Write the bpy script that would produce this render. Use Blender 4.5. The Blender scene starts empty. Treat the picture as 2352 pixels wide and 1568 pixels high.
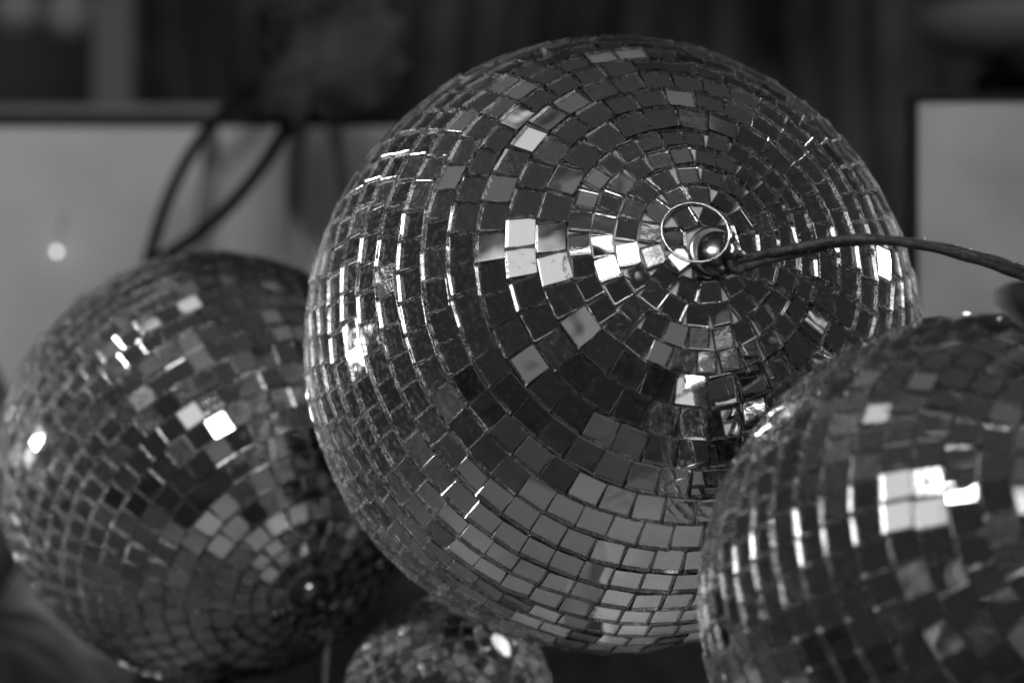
import bpy, bmesh, math, random
from mathutils import Vector, Matrix

random.seed(11)
R = math.radians
S = bpy.context.scene
COL = S.collection

# ------------------------------------------------------------------ camera
LENS = 100.0
K = 1176.0 / (18.0 / LENS)          # pixels of the 2352 px wide photograph per unit x / depth


def at(u, v, y):
    """A point seen at (u, v) of the 2352 x 1568 photograph, y metres in front of the camera."""
    return Vector(((u - 1176.0) / K * y, y, -(v - 784.0) / K * y))


cam_d = bpy.data.cameras.new('camera')
cam_d.lens = LENS
cam_d.sensor_width = 36.0
cam_d.clip_start = 0.02
cam_d.clip_end = 60.0
cam_d.dof.use_dof = True
cam_d.dof.focus_distance = 1.285
cam_d.dof.aperture_fstop = 4.9
cam = bpy.data.objects.new('camera', cam_d)
cam.rotation_euler = (R(90), 0, 0)
COL.objects.link(cam)
S.camera = cam

# ------------------------------------------------------------------ room light
world = bpy.data.worlds.new('World')
S.world = world
world.use_nodes = True
bg = world.node_tree.nodes['Background']
bg.inputs[0].default_value = (1, 1, 1, 1)
bg.inputs[1].default_value = 0.021


def lamp(name, loc, target, sx, sy, radiance, spread=180):
    d = bpy.data.lights.new(name, 'AREA')
    d.shape = 'RECTANGLE'
    d.size, d.size_y = sx, sy
    d.spread = R(spread)
    d.energy = radiance * math.pi * sx * sy
    o = bpy.data.objects.new(name, d)
    o.location = loc
    o.rotation_euler = (Vector(target) - Vector(loc)).to_track_quat('-Z', 'Y').to_euler()
    COL.objects.link(o)
    return o


BIG = Vector((0.0486, 1.387, -0.0017))
lamp('key_lamp', (-0.05, 0.44, 0.62), BIG, 0.42, 0.16, 34.0)
lamp('left_lamp', (-1.17, 1.74, 0.00), BIG, 0.10, 0.14, 95.0, 26)
lamp('right_lamp', (1.20, 2.12, 0.26), BIG, 0.09, 0.13, 95.0, 26)
lamp('overhead_lamp', (-0.50, 1.40, 1.20), (-0.15, 1.9, 0.0), 0.30, 0.20, 0.6)
lamp('strip_lamp', (-0.55, 0.50, 0.62), BIG, 0.52, 0.22, 0.70)
lamp('strip_lamp', (0.42, 0.46, 0.60), BIG, 0.46, 0.20, 1.3)
# dim area lights added behind the camera to put greys into the tiles
for (px_, pz_, sx_, sy_, rad_) in ((-2.7, 0.1, 0.8, 1.2, 0.10), (-1.5, -0.25, 0.45, 0.9, 0.15), (-0.75, -0.55, 0.6, 0.4, 0.09), (-0.2, 0.35, 0.5, 0.35, 0.06),
                                   (0.35, -0.5, 0.5, 0.5, 0.16), (1.2, -0.2, 0.4, 1.1, 0.08), (2.4, 0.3, 0.7, 0.6, 0.06), (-2.0, 1.2, 0.6, 0.5, 0.12), (-1.1, 0.55, 0.4, 0.5, 0.07), (-2.1, -0.7, 0.5, 0.3, 0.12), (0.9, -0.7, 0.35, 0.35, 0.13), (0.9, 1.1, 0.5, 0.4, 0.08)):
    lamp('reflection_fill', (px_, -3.4, pz_), (0, 1.4, 0), sx_, sy_, rad_ * 1.35)
# overhead rectangles of light, added so some tiles reflect brighter than others
for (px_, py_, sx_, sy_, rad_) in ((-1.9, -0.9, 0.9, 0.5, 0.10), (-0.5, -1.1, 0.9, 0.5, 0.06), (0.9, -0.8, 0.9, 0.5, 0.05),
                                   (-1.8, 0.5, 0.9, 0.5, 0.09), (-0.4, 0.3, 0.9, 0.5, 0.12), (0.9, 0.5, 0.9, 0.5, 0.05),
                                   (-1.9, 1.8, 0.9, 0.5, 0.12), (-0.5, 1.9, 0.9, 0.5, 0.07), (0.9, 1.8, 0.9, 0.5, 0.09),
                                   (-1.2, 3.0, 0.9, 0.5, 0.08), (0.3, 3.1, 0.9, 0.5, 0.10)):
    lamp('overhead_fill', (px_, py_, 2.3), (px_, py_, 0), sx_, sy_, rad_)
lamp('wide_fill', (-0.8, 0.9, 2.5), (-0.8, 0.9, 0), 5.0, 5.0, 0.020)  # wide dim light added overhead to grey the upper tiles

S.view_settings.view_transform = 'Standard'
S.view_settings.look = 'None'
S.view_settings.exposure = 0.0
S.view_settings.gamma = 1.0
S.view_settings.use_curve_mapping = False
S.render.engine = 'CYCLES'
cy = S.cycles
cy.max_bounces = 8
cy.use_adaptive_sampling = True
cy.adaptive_threshold = 0.025
cy.adaptive_min_samples = 20
cy.glossy_bounces = 6
cy.transmission_bounces = 7
cy.diffuse_bounces = 2
cy.transparent_max_bounces = 8
cy.caustics_reflective = True
cy.caustics_refractive = True
cy.sample_clamp_indirect = 6.0
cy.blur_glossy = 0.2
cy.use_denoising = True
S.render.film_transparent = False


# ------------------------------------------------------------------ materials
def newmat(name):
    m = bpy.data.materials.new(name)
    m.use_nodes = True
    nt = m.node_tree
    return m, nt, nt.nodes, nt.links, nt.nodes['Principled BSDF']


def plain(name, g, rough=0.6, metal=0.0, noise=0.0, scale=20.0, bump=0.0, bscale=60.0, coat=0.0):
    m, nt, N, L, b = newmat(name)
    if rough >= 0.8:
        b.inputs['Specular IOR Level'].default_value = 0.1
    b.inputs['Roughness'].default_value = rough
    b.inputs['Metallic'].default_value = metal
    if coat:
        b.inputs['Coat Weight'].default_value = coat
    tc = N.new('ShaderNodeTexCoord')
    if noise > 0:
        t = N.new('ShaderNodeTexNoise')
        t.inputs['Scale'].default_value = scale
        t.inputs['Detail'].default_value = 4
        mr = N.new('ShaderNodeMapRange')
        mr.inputs[1].default_value, mr.inputs[2].default_value = 0.3, 0.7
        mr.inputs[3].default_value, mr.inputs[4].default_value = g * (1 - noise), g * (1 + noise)
        L.new(tc.outputs['Object'], t.inputs['Vector'])
        L.new(t.outputs[0], mr.inputs[0])
        L.new(mr.outputs[0], b.inputs['Base Color'])
    else:
        b.inputs['Base Color'].default_value = (g, g, g, 1)
    if bump > 0:
        t2 = N.new('ShaderNodeTexNoise')
        t2.inputs['Scale'].default_value = bscale
        t2.inputs['Detail'].default_value = 5
        bp = N.new('ShaderNodeBump')
        bp.inputs['Strength'].default_value = bump
        bp.inputs['Distance'].default_value = 0.002
        L.new(tc.outputs['Object'], t2.inputs['Vector'])
        L.new(t2.outputs[0], bp.inputs['Height'])
        L.new(bp.outputs[0], b.inputs['Normal'])
    return m


def rnd_coords(N, L):
    """Object coordinates shifted by a random amount for each object, plus the random value."""
    tc = N.new('ShaderNodeTexCoord')
    oi = N.new('ShaderNodeObjectInfo')
    geo = N.new('ShaderNodeNewGeometry')
    ad = N.new('ShaderNodeMath'); ad.operation = 'ADD'
    L.new(oi.outputs['Random'], ad.inputs[0]); L.new(geo.outputs['Random Per Island'], ad.inputs[1])
    fr = N.new('ShaderNodeMath'); fr.operation = 'FRACT'
    L.new(ad.outputs[0], fr.inputs[0])
    mu = N.new('ShaderNodeMath'); mu.operation = 'MULTIPLY'; mu.inputs[1].default_value = 37.0
    L.new(fr.outputs[0], mu.inputs[0])
    va = N.new('ShaderNodeVectorMath'); va.operation = 'ADD'
    L.new(tc.outputs['Object'], va.inputs[0]); L.new(mu.outputs[0], va.inputs[1])
    return va.outputs[0], fr.outputs[0]


def maprange(N, L, src, a, b, c, d):
    mr = N.new('ShaderNodeMapRange')
    mr.inputs[1].default_value, mr.inputs[2].default_value = a, b
    mr.inputs[3].default_value, mr.inputs[4].default_value = c, d
    L.new(src, mr.inputs[0])
    return mr.outputs[0]


def noise_tex(N, L, vec, scale, detail=3.0):
    t = N.new('ShaderNodeTexNoise')
    t.inputs['Scale'].default_value = scale
    t.inputs['Detail'].default_value = detail
    L.new(vec, t.inputs['Vector'])
    return t.outputs[0]


def mat_glass_top():
    m, nt, N, L, b = newmat('tile_glass')
    N.remove(b)
    g = N.new('ShaderNodeBsdfGlass')
    g.inputs['IOR'].default_value = 1.5
    g.inputs['Color'].default_value = (0.95, 0.95, 0.95, 1)
    vec, r = rnd_coords(N, L)
    smudge = noise_tex(N, L, vec, 190.0, 5.0)
    L.new(maprange(N, L, smudge, 0.45, 0.75, 0.0, 0.05), g.inputs['Roughness'])
    # dust film
    d = N.new('ShaderNodeBsdfDiffuse'); d.inputs[0].default_value = (0.55, 0.55, 0.55, 1)
    dust = noise_tex(N, L, vec, 420.0, 6.0)
    f = maprange(N, L, dust, 0.5, 0.8, 0.002, 0.04)
    mx = N.new('ShaderNodeMixShader')
    L.new(f, mx.inputs[0]); L.new(g.outputs[0], mx.inputs[1]); L.new(d.outputs[0], mx.inputs[2])
    L.new(mx.outputs[0], N['Material Output'].inputs[0])
    return m


def mat_glass_side():
    m, nt, N, L, b = newmat('tile_cut_edge')
    N.remove(b)
    g = N.new('ShaderNodeBsdfGlass')
    g.inputs['IOR'].default_value = 1.5
    g.inputs['Color'].default_value = (0.72, 0.72, 0.72, 1)
    vec, r = rnd_coords(N, L)
    L.new(maprange(N, L, noise_tex(N, L, vec, 350.0, 2.0), 0.35, 0.65, 0.06, 0.30), g.inputs['Roughness'])
    ns = noise_tex(N, L, vec, 900.0, 3.0)
    bp = N.new('ShaderNodeBump'); bp.inputs['Strength'].default_value = 0.15; bp.inputs['Distance'].default_value = 0.0006
    L.new(ns, bp.inputs['Height']); L.new(bp.outputs[0], g.inputs['Normal'])
    d = N.new('ShaderNodeBsdfDiffuse'); d.inputs[0].default_value = (0.6, 0.6, 0.6, 1)
    tr = N.new('ShaderNodeBsdfTranslucent'); tr.inputs[0].default_value = (0.8, 0.8, 0.8, 1)
    m2 = N.new('ShaderNodeMixShader'); m2.inputs[0].default_value = 0.6
    L.new(d.outputs[0], m2.inputs[1]); L.new(tr.outputs[0], m2.inputs[2])
    mx = N.new('ShaderNodeMixShader')
    L.new(maprange(N, L, noise_tex(N, L, vec, 500.0, 2.0), 0.45, 0.75, 0.0, 0.16), mx.inputs[0])
    L.new(g.outputs[0], mx.inputs[1]); L.new(m2.outputs[0], mx.inputs[2])
    L.new(mx.outputs[0], N['Material Output'].inputs[0])
    return m


def mat_silver():
    m, nt, N, L, b = newmat('tile_silver_back')
    b.inputs['Metallic'].default_value = 1.0
    vec, r = rnd_coords(N, L)
    worn = maprange(N, L, r, 0.74, 0.97, 0.0, 1.0)
    b.inputs['Base Color'].default_value = (0.9, 0.9, 0.9, 1)
    rg = N.new('ShaderNodeMath'); rg.operation = 'MULTIPLY_ADD'
    L.new(worn, rg.inputs[0]); rg.inputs[1].default_value = 0.14; rg.inputs[2].default_value = 0.012
    L.new(rg.outputs[0], b.inputs['Roughness'])
    n1 = noise_tex(N, L, vec, 260.0, 4.0)
    n2 = noise_tex(N, L, vec, 60.0, 1.0)
    b1 = N.new('ShaderNodeBump'); b1.inputs['Distance'].default_value = 0.0009
    st = N.new('ShaderNodeMath'); st.operation = 'MULTIPLY'; st.inputs[1].default_value = 0.22
    L.new(worn, st.inputs[0]); L.new(st.outputs[0], b1.inputs['Strength']); L.new(n1, b1.inputs['Height'])
    b2 = N.new('ShaderNodeBump'); b2.inputs['Distance'].default_value = 0.0009; b2.inputs['Strength'].default_value = 0.10
    L.new(n2, b2.inputs['Height']); L.new(b1.outputs[0], b2.inputs['Normal'])
    L.new(b2.outputs[0], b.inputs['Normal'])
    return m


M = dict(
    glass=mat_glass_top(), edge=mat_glass_side(), silver=mat_silver(),
    core=plain('pale_core', 0.40, 0.55, noise=0.12, scale=90, bump=0.3, bscale=300),
    chrome=plain('chrome', 0.22, 0.16, 1.0, noise=0.1, scale=150, bump=0.06, bscale=400),
    dome=plain('dull_chrome', 0.26, 0.22, 1.0, noise=0.2, scale=150, bump=0.08, bscale=300),
    plate=plain('brushed_plate', 0.30, 0.28, 1.0, noise=0.15, scale=120, bump=0.05, bscale=500),
    dark_metal=plain('dark_metal', 0.10, 0.28, 0.6, noise=0.2, scale=200),
    cord=plain('black_cord', 0.035, 0.5, noise=0.4, scale=300, bump=0.5, bscale=700),
    rubber=plain('black_rubber', 0.02, 0.8, noise=0.2, scale=60),
    table=plain('pale_table', 0.065, 0.5, noise=0.10, scale=6, bump=0.1, bscale=40),
    floor=plain('grey_floor', 0.25, 0.6, noise=0.97, scale=5.0, bump=0.1, bscale=40),
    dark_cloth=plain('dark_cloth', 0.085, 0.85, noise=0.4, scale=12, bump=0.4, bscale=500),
    bundle=plain('bundle_cloth', 0.055, 0.9, noise=0.95, scale=22, bump=0.3, bscale=60),
    black_cloth=plain('black_cloth', 0.16, 0.85, noise=0.3, scale=40, bump=0.4, bscale=500),
    pale_cloth=plain('pale_cloth', 0.17, 0.85, noise=0.3, scale=14, bump=0.4, bscale=500),
    grey_cloth=plain('grey_cloth', 0.11, 0.28, noise=0.12, scale=20, bump=0.4, bscale=500),
    board=plain('pale_board', 0.80, 0.6, noise=0.26, scale=5),
    board2=plain('grey_board', 0.42, 0.6, noise=0.24, scale=11),
    frame=plain('black_frame', 0.03, 0.9, noise=0.1, scale=30),
    trim=plain('grey_trim', 0.3, 0.6, noise=0.1, scale=20),
    shade_strip=plain('shade_and_wire_grey', 0.30, 0.8, noise=0.15, scale=60),  # grey of the strips that stand for soft shadows; wires share it
    wall=plain('dark_wall', 0.22, 0.9, noise=0.5, scale=2.2),
    post=plain('grey_post', 0.36, 0.7, noise=0.15, scale=12),
    globe=plain('dull_globe', 0.8, 0.6, noise=0.1, scale=8),
    curtain=plain('dark_curtain', 0.19, 0.9, noise=0.95, scale=5),
)


# ------------------------------------------------------------------ helpers
def link_mesh(name, verts, faces, mats, parent=None, mi=None, smooth=False):
    me = bpy.data.meshes.new(name)
    me.from_pydata([tuple(v) for v in verts], [], faces)
    for m in mats if isinstance(mats, (list, tuple)) else [mats]:
        me.materials.append(m)
    if mi:
        me.polygons.foreach_set('material_index', mi)
    if smooth:
        me.polygons.foreach_set('use_smooth', [True] * len(me.polygons))
    me.update()
    o = bpy.data.objects.new(name, me)
    COL.objects.link(o)
    if parent:
        o.parent = parent
    return o


def from_bm(name, bm, mat, parent=None, smooth=False):
    bmesh.ops.recalc_face_normals(bm, faces=bm.faces)
    me = bpy.data.meshes.new(name)
    bm.to_mesh(me)
    bm.free()
    me.materials.append(mat)
    if smooth:
        me.polygons.foreach_set('use_smooth', [True] * len(me.polygons))
    o = bpy.data.objects.new(name, me)
    COL.objects.link(o)
    if parent:
        o.parent = parent
    return o


def tag(o, label, cat, group=None):
    o['label'] = label
    o['category'] = cat
    if group:
        o['group'] = group
    return o


def empty(name, loc):
    o = bpy.data.objects.new(name, None)
    o.location = loc
    o.empty_display_size = 0.02
    COL.objects.link(o)
    return o


def box_obj(name, lo, hi, mat, parent=None, bevel=0.0, origin=Vector((0, 0, 0))):
    bm = bmesh.new()
    bmesh.ops.create_cube(bm, size=1.0)
    lo, hi = Vector(lo) - origin, Vector(hi) - origin
    for v in bm.verts:
        v.co = Vector([lo[i] + (v.co[i] + 0.5) * (hi[i] - lo[i]) for i in range(3)])
    if bevel:
        bmesh.ops.bevel(bm, geom=list(bm.edges), offset=bevel, segments=3, affect='EDGES', profile=0.5)
    return from_bm(name, bm, mat, parent)


def smooth_path(pts, n=12):
    """Catmull-Rom through the points."""
    out = []
    P = [Vector(p) for p in pts]
    P = [P[0] * 2 - P[1]] + P + [P[-1] * 2 - P[-2]]
    for i in range(1, len(P) - 2):
        for k in range(n):
            t = k / n
            a, b, c, d = P[i - 1], P[i], P[i + 1], P[i + 2]
            out.append(0.5 * ((2 * b) + (c - a) * t + (2 * a - 5 * b + 4 * c - d) * t * t + (3 * b - a - 3 * c + d) * t ** 3))
    out.append(P[-2])
    return out


def tube_data(path, rad, seg=10, closed=False):
    vs, fs = [], []
    n = len(path)
    up = Vector((0, 0, 1))
    nrm = None
    for i, p in enumerate(path):
        if closed:
            t = path[(i + 1) % n] - path[i - 1]
        else:
            t = path[min(i + 1, n - 1)] - path[max(i - 1, 0)]
        t.normalize()
        if nrm is None:
            ref = up if abs(t.dot(up)) < 0.9 else Vector((1, 0, 0))
            nrm = (ref - t * ref.dot(t)).normalized()
        else:
            nrm = (nrm - t * nrm.dot(t)).normalized()
        bi = t.cross(nrm)
        r = rad(i / max(1, n - 1)) if callable(rad) else rad
        for k in range(seg):
            a = 2 * math.pi * k / seg
            vs.append(p + nrm * math.cos(a) * r + bi * math.sin(a) * r)
    m = n if closed else n - 1
    for i in range(m):
        for k in range(seg):
            a, b = i * seg + k, i * seg + (k + 1) % seg
            j = (i + 1) % n
            fs.append((a, b, j * seg + (k + 1) % seg, j * seg + k))
    if not closed:
        fs.append(tuple(reversed(range(seg))))
        fs.append(tuple(range((n - 1) * seg, n * seg)))
    return vs, fs


def lathe_data(profile, seg=40):
    vs, fs = [], []
    for (r, z) in profile:
        for k in range(seg):
            a = 2 * math.pi * k / seg
            vs.append(Vector((r * math.cos(a), r * math.sin(a), z)))
    for i in range(len(profile) - 1):
        for k in range(seg):
            k2 = (k + 1) % seg
            fs.append((i * seg + k, i * seg + k2, (i + 1) * seg + k2, (i + 1) * seg + k))
    fs.append(tuple(reversed(range(seg))))
    fs.append(tuple(range((len(profile) - 1) * seg, len(profile) * seg)))
    return vs, fs


# ------------------------------------------------------------------ table and cloths
fl = box_obj('floor', (-4.0, -4.0, -1.02), (4.0, 4.19, -1.0), M['floor'])
fl['kind'] = 'structure'
tb = box_obj('tabletop', (-1.3, 1.12, -0.275), (1.3, 2.9, -0.2455), M['table'], None, 0.004)
tb['kind'] = 'structure'

SPH = {}   # name -> (centre, radius)


def solve_ball(u, v, px, rad):
    """Centre of a ball of the given radius whose outline is a circle of px pixels about (u, v)."""
    s = math.sin(math.atan(px / K))
    d = rad / s
    dirv = Vector(((u - 1176) / K, 1.0, -(v - 784) / K)).normalized()
    return dirv * d


SPH['big'] = (solve_ball(1405, 792, 708, 0.150), 0.150)
SPH['right'] = (solve_ball(2262, 1378, 648, 0.118), 0.118)
SPH['left'] = (solve_ball(490, 1070, 490, 0.121), 0.121)
SPH['small'] = (solve_ball(1030, 1610, 238, 0.055), 0.055)
for a in SPH:
    for b in SPH:
        if a < b:
            g = (SPH[a][0] - SPH[b][0]).length - SPH[a][1] - SPH[b][1]
            print('GAP', a, b, round(g, 4))


def fbm(x, y, seed=0.0):
    from mathutils import noise
    return noise.fractal(Vector((x, y, seed)), 0.9, 2.1, 4)


def sheet(name, mat, x0, x1, y0, y1, nx, ny, hf, edge=0.02):
    vs, fs = [], []
    for j in range(ny + 1):
        for i in range(nx + 1):
            x = x0 + (x1 - x0) * i / nx
            y = y0 + (y1 - y0) * j / ny
            e = edge * fbm(y * 6, x * 6, 3.0)
            vs.append(Vector((x + e * (i in (0, nx)), y + e * (j in (0, ny)), hf(x, y))))
    for j in range(ny):
        for i in range(nx):
            a = j * (nx + 1) + i
            fs.append((a, a + 1, a + nx + 2, a + nx + 1))
    o = link_mesh(name, vs, fs, mat, smooth=True)
    so = o.modifiers.new('thickness', 'SOLIDIFY'); so.thickness = 0.0012; so.offset = -1
    return o


TOP = -0.2455


def mound(x, y, keys, lift=0.0022):
    h = TOP + lift
    for k, w in keys:
        c, r = SPH[k]
        q = ((x - c.x) ** 2 + (y - c.y) ** 2) / (w * w)
        h = max(h, TOP + lift + (c.z - r - 0.0005 - TOP - lift) * math.exp(-q))
    wr = max(0.0, 0.012 * fbm(x * 11, y * 11, 7.0) - 0.002)
    near = min((Vector((x, y)) - SPH[k][0].xy).length / SPH[k][1] for k, w in keys)
    return h + wr * min(1.0, max(0.0, near - 0.55))


pc_ = sheet('pale_cloth', M['pale_cloth'], 0.035, 0.48, 1.142, 1.70, 90, 100, lambda x, y: mound(x, y, (('right', 0.075),)))
tag(pc_, 'pale cloth spread under the nearest and the largest ball', 'cloth')
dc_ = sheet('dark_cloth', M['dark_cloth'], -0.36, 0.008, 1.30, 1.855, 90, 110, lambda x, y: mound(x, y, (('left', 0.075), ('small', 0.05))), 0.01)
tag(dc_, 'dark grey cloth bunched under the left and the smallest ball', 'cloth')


def black_height(x, y):
    ridge = math.exp(-((y - 1.96) / 0.045) ** 2) / (1 + math.exp(-(x + 0.14) / 0.02)) / (1 + math.exp((x - 0.42) / 0.03))
    return TOP + 0.003 + (0.155 + 0.03 * fbm(x * 7, y * 7, 2.0)) * ridge + max(0, 0.006 * fbm(x * 14, y * 14, 7.0))


heap = sheet('black_cloth', M['black_cloth'], -0.24, 0.52, 1.865, 2.07, 90, 50, black_height, 0.003)
tag(heap, 'black cloth bunched up in the dark behind the largest ball', 'cloth')

# grey cloth in soft folds, lower left corner
vs, fs = [], []
NX, NY = 60, 60
for j in range(NY + 1):
    for i in range(NX + 1):
        s, t = i / NX, j / NY
        x = -0.66 + 0.40 * s
        y = 1.72 + 0.36 * t
        dd = math.hypot(x + 0.42, y - 1.86)
        fold = 0.016 * math.sin(dd * 62 + 1.2 * fbm(x * 5, y * 5)) + 0.010 * fbm(x * 16, y * 16, 2.0)
        h = -0.236 + 0.095 * math.exp(-(dd / 0.12) ** 2) + fold * min(1, 1.4 * math.exp(-(dd / 0.18) ** 2)) 
        vs.append(Vector((x, y, max(TOP + 0.0025, h))))
for j in range(NY):
    for i in range(NX):
        a = j * (NX + 1) + i
        fs.append((a, a + 1, a + NX + 2, a + NX + 1))
gc = link_mesh('grey_cloth', vs, fs, M['grey_cloth'], smooth=True)
tag(gc, 'blurred grey cloth with soft curved folds in the lower left corner', 'cloth')
sol = gc.modifiers.new('thickness', 'SOLIDIFY'); sol.thickness = 0.0015; sol.offset = -1


# ------------------------------------------------------------------ mirror balls
def slab(w, h, t, rng):
    """One glass tile: silvered back (z = 0), sawn edges, narrow chamfer, top."""
    a, b = w / 2, h / 2
    c = 0.00026
    j = lambda s: rng.uniform(-s, s)
    cor = [(-a + j(.0002), -b + j(.0002)), (a + j(.0002), -b + j(.0002)), (a + j(.0002), b + j(.0002)), (-a + j(.0002), b + j(.0002))]
    v = [(x, y, 0.0) for x, y in cor]
    v += [(x, y, t - c) for x, y in cor]
    v += [(x - math.copysign(c, x), y - math.copysign(c, y), t) for x, y in cor]
    f = [(3, 2, 1, 0)]
    m = [2]
    for k in range(4):
        k2 = (k + 1) % 4
        f.append((k, k2, 4 + k2, 4 + k)); m.append(1)
        f.append((4 + k, 4 + k2, 8 + k2, 8 + k)); m.append(1)
    f.append((8, 9, 10, 11)); m.append(0)
    return v, f, m


TILE_MATS = [M['glass'], M['edge'], M['silver']]


def occluded(p, me):
    for k, (c, r) in SPH.items():
        if k == me:
            continue
        d = p.normalized()
        tca = c.dot(d)
        if 0 < tca < p.length and (c - d * tca).length < r * 0.985:
            return True
    return False


def mirror_ball(key, pole, rows, label, seed, thick, hub=True, tilt=2.1, keep=300):
    """rows: list of (theta0, theta1) in degrees from the pole."""
    rng = random.Random(seed)
    C, Rb = SPH[key]
    pole = Vector(pole).normalized()
    ex = Vector((0, 0, 1)).cross(-pole)
    ex = (Vector((1, 0, 0)) - pole * pole.x).normalized()
    ey = pole.cross(ex)
    if ey.z < 0:
        ey = -ey
    root = empty('mirror_ball', C - Vector((0, 0, Rb)))
    tag(root, label, 'mirror ball', 'mirror balls heaped on the table')
    off = Vector((0, 0, Rb))
    rc = Rb - thick - 0.0004
    bm = bmesh.new()
    bmesh.ops.create_icosphere(bm, subdivisions=5, radius=rc)
    for v in bm.verts:
        v.co += off
    from_bm('core', bm, M['core'], root, smooth=True)
    variants = {}
    tiles = []
    for (t0, t1) in rows:
        hgt = (R(t1 - t0)) * Rb
        th = R(0.5 * (t0 + t1))
        gap = 0.00025 if t0 > 21 else 0.0008
        if t0 == 0:
            hgt, th = 2 * hgt, 0.0
        L_ = hgt - gap
        loose = hub and t0 < 21
        circ = 2 * math.pi * math.sin(th) * Rb
        n = max(1, int(circ / (L_ * 1.10)) if loose else round(circ / (L_ + 0.0002)))
        W_ = L_ if (loose or n == 1) else circ / n - 0.0002
        ph0 = rng.random() * 2 * math.pi
        key2 = (round(L_, 5), round(W_, 5))
        if key2 not in variants:
            vr = []
            for q in range(6):
                dat = slab(W_ * rng.uniform(0.97, 1.005), L_ * rng.uniform(0.97, 1.0), thick, rng)
                vr.append([dat, None])
            variants[key2] = vr
        slack = 2 * math.pi / n - W_ / (math.sin(th) * Rb) if n > 1 else 0.0
        wob = rng.uniform(-1, 1) * 0.0008
        for k in range(n):
            ph = ph0 + 2 * math.pi * k / n + rng.uniform(-.5, .5) * max(0.0, slack) * 0.8
            t2 = th + (rng.gauss(0, 0.00016) + wob * math.sin(ph * 2 + seed) * 0.35) / Rb
            nrm = pole * math.cos(t2) + (ex * math.cos(ph) + ey * math.sin(ph)) * math.sin(t2)
            et = (-pole * math.sin(t2) + (ex * math.cos(ph) + ey * math.sin(ph)) * math.cos(t2))
            ep = et.cross(nrm).normalized()
            if ep.cross(et).dot(nrm) < 0:
                ep = -ep
            sg = R(tilt) * (2.4 if rng.random() < 0.10 else 1.0)
            # neighbours along a row lean alike, single tiles differ
            ax = rng.gauss(0, sg)
            ay = rng.gauss(0, sg)
            rm = Matrix((ep, et, nrm)).transposed()
            rm = rm @ Matrix.Rotation(ax, 3, 'X') @ Matrix.Rotation(ay, 3, 'Y') @ Matrix.Rotation(rng.gauss(0, R(3.4 if loose else 1.3)), 3, 'Z')
            pos = nrm * (Rb - thick + rng.uniform(0, 0.00035))
            wpos = C + nrm * Rb
            view = (-wpos).normalized()
            area = 0.0
            fc = nrm.dot(view)
            u = 1176 + wpos.x / wpos.y * K
            v_ = 784 - wpos.z / wpos.y * K
            if fc > 0.02 and -40 < u < 2392 and -40 < v_ < 1608 and not occluded(wpos, key):
                area = fc * L_ * L_ / wpos.y ** 2
            tiles.append((area, pos, rm, key2, rng.randrange(6)))
    tiles.sort(key=lambda q: -q[0])
    V, F, MI = [], [], []
    for idx, (area, pos, rm, kk, vi) in enumerate(tiles):
        ent = variants[kk][vi]
        if idx < keep and area > 0:
            if ent[1] is None:
                me = bpy.data.meshes.new('tile')
                me.from_pydata(ent[0][0], [], ent[0][1])
                for m in TILE_MATS:
                    me.materials.append(m)
                me.polygons.foreach_set('material_index', ent[0][2])
                me.update()
                ent[1] = me
            o = bpy.data.objects.new('tile', ent[1])
            COL.objects.link(o)
            o.parent = root
            o.matrix_local = Matrix.Translation(pos + off) @ rm.to_4x4()
        else:
            base = len(V)
            V += [pos + off + rm @ Vector(q) for q in ent[0][0]]
            F += [tuple(base + q for q in f) for f in ent[0][1]]
            MI += ent[0][2]
    if V:
        rest = link_mesh('mirror_tiles', V, F, TILE_MATS, root, MI)
        rest['kind'] = 'stuff'
    return root, C, Rb, pole, ex, ey, off


def pole_from_px(key, u, v):
    """Unit direction from the ball's centre to the surface point seen at (u, v)."""
    C, Rb = SPH[key]
    d = Vector(((u - 1176) / K, 1.0, -(v - 784) / K)).normalized()
    b = d.dot(C)
    disc = b * b - (C.length_squared - Rb * Rb)
    p = d * (b - math.sqrt(disc))
    return (p - C).normalized()


def rows_list(first, inner, ninner, outer, end=173.0):
    rows = []
    t = first
    for k in range(ninner):
        rows.append((t, t + inner)); t += inner
    if first == 0:
        rows = [(0, inner / 2)] + [(a - inner / 2, b - inner / 2) for a, b in rows[1:]]
        t -= inner / 2
    while t + outer < end:
        rows.append((t, t + outer)); t += outer
    return rows


big = mirror_ball('big', pole_from_px('big', 1612, 553), rows_list(2.8, 4.0, 5, 5.5),
                  'largest mirror ball, sharp in the middle, with wire ring and cord on its hub', 5, 0.0027)
right = mirror_ball('right', (0.46, -0.79, 0.40), rows_list(6.0, 6.2, 30, 6.2),
                    'nearest mirror ball, blurred and cut off by the lower right corner', 8, 0.0024)
left = mirror_ball('left', pole_from_px('left', 716, 1362), rows_list(7.0, 4.6, 3, 5.9),
                   'blurred mirror ball behind at the left, under the two hanging cords', 14, 0.0024)
small = mirror_ball('small', (0.55, -0.55, 0.62), rows_list(8.0, 9.0, 20, 9.0),
                    'smallest mirror ball, at the bottom edge below the largest one', 21, 0.0018)

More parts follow.
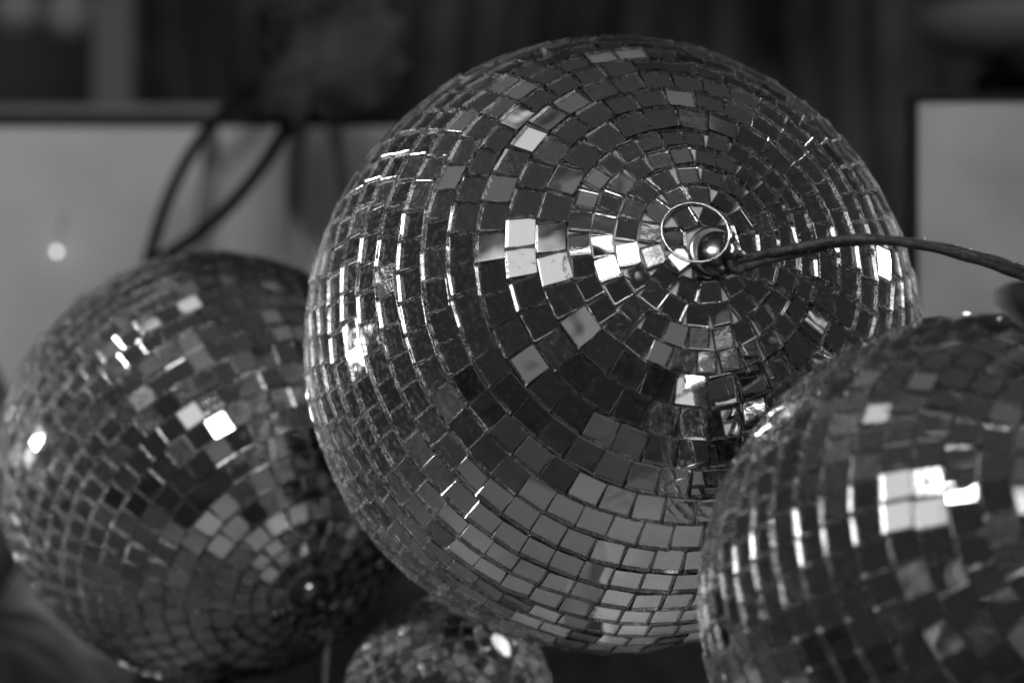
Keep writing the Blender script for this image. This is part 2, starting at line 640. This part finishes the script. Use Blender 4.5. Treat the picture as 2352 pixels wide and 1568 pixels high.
# ---- hubs
def hub_fitting(ball, k, ddx, ddy, edx, edy, dz=0.0, pr=1.0, pdx=0.0, pdy=0.0):
    root, C, Rb, pole, ex, ey, off = ball
    HB = Matrix.Translation(off) @ Matrix((ex, ey, pole)).transposed().to_4x4()
    z0 = Rb - 0.0030 + dz

    def part(name, prof, seg, mat, dx, dy, sm=True, parent=root):
        vs, fs = lathe_data([(r * k, z0 + z * k) for r, z in prof], seg)
        m = HB @ Matrix.Translation((dx * k, dy * k, 0))
        return link_mesh(name, [m @ v for v in vs], fs, mat, parent, smooth=sm)

    part('hub_plate', [(r * pr, z) for r, z in ((0.0005, -0.002), (0.0152, -0.002), (0.0156, 0.0004), (0.0152, 0.0010), (0.0140, 0.0014), (0.0105, 0.0013), (0.0098, 0.0019), (0.0005, 0.0021))], 56, M['plate'], pdx, pdy, False)
    prof = [(0.0112, 0.0008), (0.0116, 0.0018), (0.0110, 0.0026)]
    for q in range(1, 9):
        a = q / 8 * math.pi / 2
        prof.append((0.0078 * math.cos(a) + 0.0029 * (1 - q / 8) + 0.0003, 0.0028 + 0.0052 * math.sin(a)))
    part('hub_cup', prof, 48, M['dome'], ddx, ddy)
    prof = [(0.0016, 0.004), (0.0018, 0.0105)]
    for q in range(0, 11):
        a = -math.pi / 3 + q / 10 * (math.pi / 2 + math.pi / 3)
        prof.append((max(0.0001, 0.0034 * math.cos(a)), 0.0132 + 0.0034 * math.sin(a)))
    part('eyelet', prof, 28, M['dark_metal'], edx, edy)


hub_fitting(big, 0.92, 0.0082, -0.0066, 0.0100, -0.0026, 0.0031, 0.80, 0.0060, -0.0048)
hub_fitting(left, 0.8, 0.002, -0.004, 0.002, -0.003)
root, C, Rb, pole, ex, ey, off = big

# wire ring through the eyelet
hubw = C + pole * Rb
yr = hubw.y - 0.0145
rc_ = at(1597, 534, yr)
path = []
for k in range(96):
    a = 2 * math.pi * k / 96
    path.append(rc_ + Vector((0.01455 * math.cos(a), -0.0030 * math.cos(a) + 0.0035 * math.sin(a), 0.0129 * math.sin(a) - 0.0012 * math.cos(a))))
vs, fs = tube_data(path, 0.00066, 10, True)
bl = C - Vector((0, 0, Rb))
link_mesh('hanging_ring', [v - bl for v in vs], fs, M['chrome'], root, smooth=True)

# ---- cord tied to the eyelet, running off to the right
cp = [(1668, 566, -0.013), (1690, 606, -0.008), (1740, 596, -0.012), (1810, 580, -0.018), (1950, 552, -0.020), (2090, 558, -0.018),
      (2230, 588, -0.012), (2352, 627, -0.006), (2460, 668, 0.0), (2600, 730, 0.01)]
axis = smooth_path([at(u, v, hubw.y + d) for u, v, d in cp], 16)
croot = empty('cord', axis[0])
tag(croot, 'dark two-strand cord running from the hub of the largest ball to the right', 'cord')
for s in (0, 1):
    pth = []
    for i, p in enumerate(axis):
        a = i * 0.03 + s * math.pi + 0.9
        pth.append(p + Vector((0, math.cos(a), math.sin(a))) * 0.0018 - axis[0])
    vs, fs = tube_data(pth, lambda t: 0.0021 * (1.0 + 0.10 * math.sin(t * 70 + s)), 12)
    link_mesh('strand', vs, fs, M['cord'], croot, smooth=True)
fz = random.Random(4)
V, F = [], []
for k in range(70):
    i = fz.randrange(20, len(axis) - 2)
    p = axis[i] - axis[0]
    a = fz.uniform(0, 2 * math.pi)
    d = Vector((fz.uniform(-.7, .7), math.cos(a), math.sin(a))).normalized()
    L_ = fz.uniform(0.0012, 0.0030)
    b0 = p + Vector((0, math.cos(a), math.sin(a))) * 0.0026
    q = [b0, b0 + d * L_ * 0.6, b0 + d * L_ + Vector((0.0006, 0, -0.0004))]
    v2, f2 = tube_data(q, 0.00012, 4)
    n0 = len(V)
    V += v2
    F += [tuple(n0 + x for x in f) for f in f2]
fu = link_mesh('fuzz', V, F, M['cord'], croot)
fu['kind'] = 'stuff'

# loose knot of the cord on the tie point
kn = []
kc = at(1694, 603, hubw.y - 0.0085)
for k in range(60):
    a = k / 60 * 2 * math.pi * 2
    kn.append(kc + Vector((0.0034 * math.cos(a), 0.0028 * math.sin(a * 0.5), 0.0040 * math.sin(a))) - axis[0])
vs, fs = tube_data(kn, 0.0017, 10)
link_mesh('knot', vs, fs, M['cord'], croot, smooth=True)

# ------------------------------------------------------------------ things behind
# left board
yb = 2.12
bo = Vector((at(470, 290, yb).x, yb, TOP))
br = empty('pale_board', bo)
tag(br, 'blurred pale board standing behind the left ball and its cords', 'board')
tl = at(-300, 292, yb)
tr = at(1420, 292, yb)
box_obj('panel', (tl.x, yb, TOP + 0.0005), (tr.x, yb + 0.02, tl.z), M['board'], br, 0.001, bo)
box_obj('top_trim', (tl.x, yb + 0.004, tl.z + 0.0005), (tr.x, yb + 0.05, tl.z + 0.010), M['frame'], br, 0.001, bo)
# ledge above it
lg0, lg1 = at(-400, 266, 2.35), at(520, 240, 2.35)
lg = box_obj('ledge', (lg0.x, 2.35, lg0.z), (lg1.x, 2.43, lg1.z), M['trim'], None, 0.002)
tag(lg, 'grey ledge just above the top edge of the left pale board', 'ledge')

# right board with dark frame
yr2 = 1.76
a0 = at(2105, 228, yr2)
a1 = at(2900, 228, yr2)
ro = Vector((a0.x + 0.15, yr2, TOP))
rr = empty('framed_board', ro)
tag(rr, 'pale board with thin black frame behind at the right edge', 'board')
box_obj('panel', (a0.x, yr2, TOP + 0.0005), (a1.x, yr2 + 0.012, a0.z), M['board2'], rr, 0.0, ro)
fw = 0.0046
box_obj('side_frame', (a0.x - fw, yr2 - 0.008, TOP + 0.0005), (a0.x - 0.0002, yr2 + 0.014, a0.z + fw * 0.6), M['frame'], rr, 0.0016, ro)
box_obj('top_frame', (a0.x - fw + 0.0012, yr2 - 0.0085, a0.z + 0.0002), (a1.x, yr2 + 0.0145, a0.z + fw * 0.75), M['frame'], rr, 0.0012, ro)

# two thick cords above the left ball
def cord_thing(name, label, pts, y, rad, mat, cat='cord', group=None):
    pth = smooth_path([at(u, v, y + d) for u, v, d in pts], 10)
    o0 = pth[0].copy()
    vs, fs = tube_data([p - o0 for p in pth], rad, 12)
    o = link_mesh(name, vs, fs, mat, None, smooth=True)
    o.location = o0
    return tag(o, label, cat, group)


cord_thing('thick_cord', 'left and steeper of two thick dark cords above the left ball',
           [(330, 640, 0.02), (352, 560, 0), (385, 460, 0), (440, 350, 0), (510, 262, 0.02), (610, 170, 0.05), (680, 40, 0.1), (700, -80, 0.12)], 2.0, 0.0044, M['rubber'], group='thick cords above the left ball')
cord_thing('thick_cord', 'right and more slanting of two thick dark cords above the left ball',
           [(360, 600, 0.02), (430, 556, 0), (520, 480, 0), (600, 385, 0), (660, 290, 0), (705, 205, 0.02), (740, 90, 0.05), (760, -80, 0.1)], 1.96, 0.0046, M['rubber'], group='thick cords above the left ball')

# dark bundle hanging where the cords end
bm = bmesh.new(); bmesh.ops.create_icosphere(bm, subdivisions=4, radius=1.0)
for v in bm.verts:
    n_ = v.co.copy()
    k = 1 + 0.5 * fbm(n_.x * 1.6 + 3, n_.z * 1.9 + n_.y, 1.0) + 0.05 * math.sin(n_.x * 14 + 3 * n_.z)
    v.co = Vector((n_.x * 0.050 * k + 0.012 * n_.z, n_.y * 0.02 * k, n_.z * 0.044 * k))
bu = from_bm('cloth_bundle', bm, M['bundle'], None, True)
bu.location = at(752, 130, 1.88)
tag(bu, 'dim bundle of dark cloth into which the two thick cords run', 'bundle')

# thin grey strips that stand for soft shadows on the left board
for (u, w, v0, v1, lab) in ((472, 36, 330, 700, 'grey strip as soft shadow between the two thick dark cords'),
                            (688, 40, 250, 760, 'grey strip as soft shadow beside the largest ball, left of another'),
                            (778, 30, 250, 640, 'grey strip as soft shadow nearest the rim of the largest ball')):
    p0 = at(u - w / 2, 284, 2.06)
    p1 = at(u + w / 2, v1, 2.06)
    V, F = [], []
    n = 24
    for i in range(n + 1):
        t = i / n
        z = p0.z + (p1.z - p0.z) * t
        sx = 0.004 * math.sin(t * 5 + u)
        for (x, y) in ((p0.x, 2.06), (p1.x, 2.063), (p1.x, 2.066), (p0.x, 2.063)):
            V.append(Vector((x + sx, y + 0.004 * math.cos(t * 7 + u), z)))
    for i in range(n):
        for k in range(4):
            F.append((i * 4 + k, i * 4 + (k + 1) % 4, i * 4 + 4 + (k + 1) % 4, i * 4 + 4 + k))
    F.append((3, 2, 1, 0)); F.append((n * 4, n * 4 + 1, n * 4 + 2, n * 4 + 3))
    tag(link_mesh('shade_strip', V, F, M['shade_strip']), lab, 'shade_strip', 'shadow strips before the left board')

# bead that glows in place of a bright reflection before the left board
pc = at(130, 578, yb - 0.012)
pr = empty('tiny_glint', pc)
tag(pr, 'tiny glowing bead for a bright reflection before the left pale board', 'glint')
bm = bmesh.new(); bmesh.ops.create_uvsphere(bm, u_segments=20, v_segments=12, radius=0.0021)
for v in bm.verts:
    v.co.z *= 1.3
em, ent_, eN, eL, eB = newmat('glint_glow')
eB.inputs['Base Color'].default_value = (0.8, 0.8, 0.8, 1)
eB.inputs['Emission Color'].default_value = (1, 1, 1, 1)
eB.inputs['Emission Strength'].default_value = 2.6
from_bm('glint_bead', bm, em, pr, smooth=True)
vs, fs = tube_data([Vector((0, 0.001, 0.002)), Vector((0.001, 0.006, 0.008)), Vector((0.004, 0.010, 0.03))], 0.0006, 8)
link_mesh('wire', vs, fs, M['shade_strip'], pr)  # thin wire added along with the glowing bead

# dark bag at the left edge
bm = bmesh.new(); bmesh.ops.create_icosphere(bm, subdivisions=4, radius=1.0)
for v in bm.verts:
    n_ = v.co.copy()
    k = 1 + 0.10 * fbm(n_.x * 2.2, n_.y * 2.2 + n_.z * 1.7, 5.0)
    v.co = Vector((n_.x * 0.122 * k, n_.y * 0.09 * k, n_.z * 0.140 * k * (1.0 if n_.z > 0 else 0.98)))
bag = from_bm('dark_bag', bm, M['black_cloth'], None, True)
bag.location = (-0.455, 1.96, -0.100)
tag(bag, 'dark slumped bag, only a sliver seen beside the left ball', 'bag')

# dark cap above the right ball at the right edge
bm = bmesh.new(); bmesh.ops.create_uvsphere(bm, u_segments=32, v_segments=20, radius=1.0)
for v in bm.verts:
    n_ = v.co
    v.co = Vector((n_.x * 0.0125 + 0.0025 * n_.z, n_.y * 0.010, n_.z * 0.0098 - 0.004 * n_.x * n_.x))
cap = from_bm('cord_stopper', bm, M['rubber'], None, True)
cap.location = at(2362, 692, 1.12)
cap.rotation_euler = (0, R(40), 0)
tag(cap, 'black rounded stopper at the right edge between cord and nearest ball', 'stopper')

# thin hanging wire between left and small ball
cord_thing('thin_wire', 'thin pale wire with a bend hanging between left and smallest ball',
           [(726, 1392, 0), (748, 1426, 0), (757, 1452, 0), (752, 1490, 0), (748, 1540, 0), (745, 1640, 0.01)], 1.56, 0.0016, M['shade_strip'], 'wire')

# far background: dark wall, post, globes, curtain
wl = box_obj('back_wall', (-3.0, 4.2, -1.2), (3.0, 4.3, 2.4), M['wall'])
wl['kind'] = 'structure'
p0, p1 = at(212, 0, 3.0), at(305, 0, 3.0)
po = box_obj('post', (p0.x, 3.0, -0.5), (p1.x, 3.05, 1.2), M['post'], None, 0.004)
tag(po, 'blurred grey upright post in the dark upper left background', 'post')
for (u, v, rpx, lab) in ((38, 18, 56, 'dull round globe hanging in the upper left corner'),
                         (160, 30, 58, 'dull round globe hanging between the corner globe and the post')):
    y = 3.3
    rr_ = rpx / K * y
    c = at(u, v, y)
    g = empty('hanging_globe', c - Vector((0, 0, rr_)))
    tag(g, lab, 'globe', 'dull globes in the background')
    bm = bmesh.new(); bmesh.ops.create_uvsphere(bm, u_segments=32, v_segments=20, radius=rr_)
    for q in bm.verts:
        q.co.z += rr_
    from_bm('globe', bm, M['globe'], g, True)
    vs, fs = tube_data([Vector((0, 0, 2 * rr_ - 0.002)), Vector((0, 0, 0.5))], 0.003, 8)
    link_mesh('cable', vs, fs, M['rubber'], g)

V, F = [], []
nx = 260
c0, c1 = at(330, 0, 3.6), at(2120, 0, 3.6)
for i in range(nx + 1):
    t = i / nx
    x = c0.x + (c1.x - c0.x) * t
    for j in range(13):
        s = j / 12
        z = -0.4 + 1.2 * s
        V.append(Vector((x + 0.03 * fbm(t * 4, s * 3), 3.6 + 0.05 * math.sin(t * 60 + 2.0 * fbm(t * 3, s * 2.5, 1)) + 0.05 * fbm(t * 9, s * 5, 4), z)))
for i in range(nx):
    for j in range(12):
        a = i * 13 + j
        F.append((a, a + 13, a + 14, a + 1))
cu = link_mesh('curtain', V, F, M['curtain'], None, smooth=True)
so = cu.modifiers.new('thickness', 'SOLIDIFY'); so.thickness = 0.003
tag(cu, 'dark curtain in dim blurred folds behind the left board', 'curtain')

# dark dish high in the right background
vs, fs = lathe_data([(0.001, 0), (0.07, 0.0), (0.115, 0.02), (0.125, 0.045), (0.120, 0.047), (0.108, 0.024), (0.001, 0.012)], 48)
di = link_mesh('dish', vs, fs, M['trim'], None, smooth=True)
di.location = at(2400, 135, 2.7)
tag(di, 'dim round dish in the dark upper right corner above framed board', 'dish')
pl0, pl1 = at(2290, 140, 2.7), at(2600, 500, 2.7)
sh = box_obj('shelf', (pl0.x, 2.6, di.location.z - 0.022), (pl1.x + 0.2, 2.85, di.location.z - 0.001), M['frame'], None, 0.002)
tag(sh, 'black shelf under the dish in the upper right corner', 'shelf')
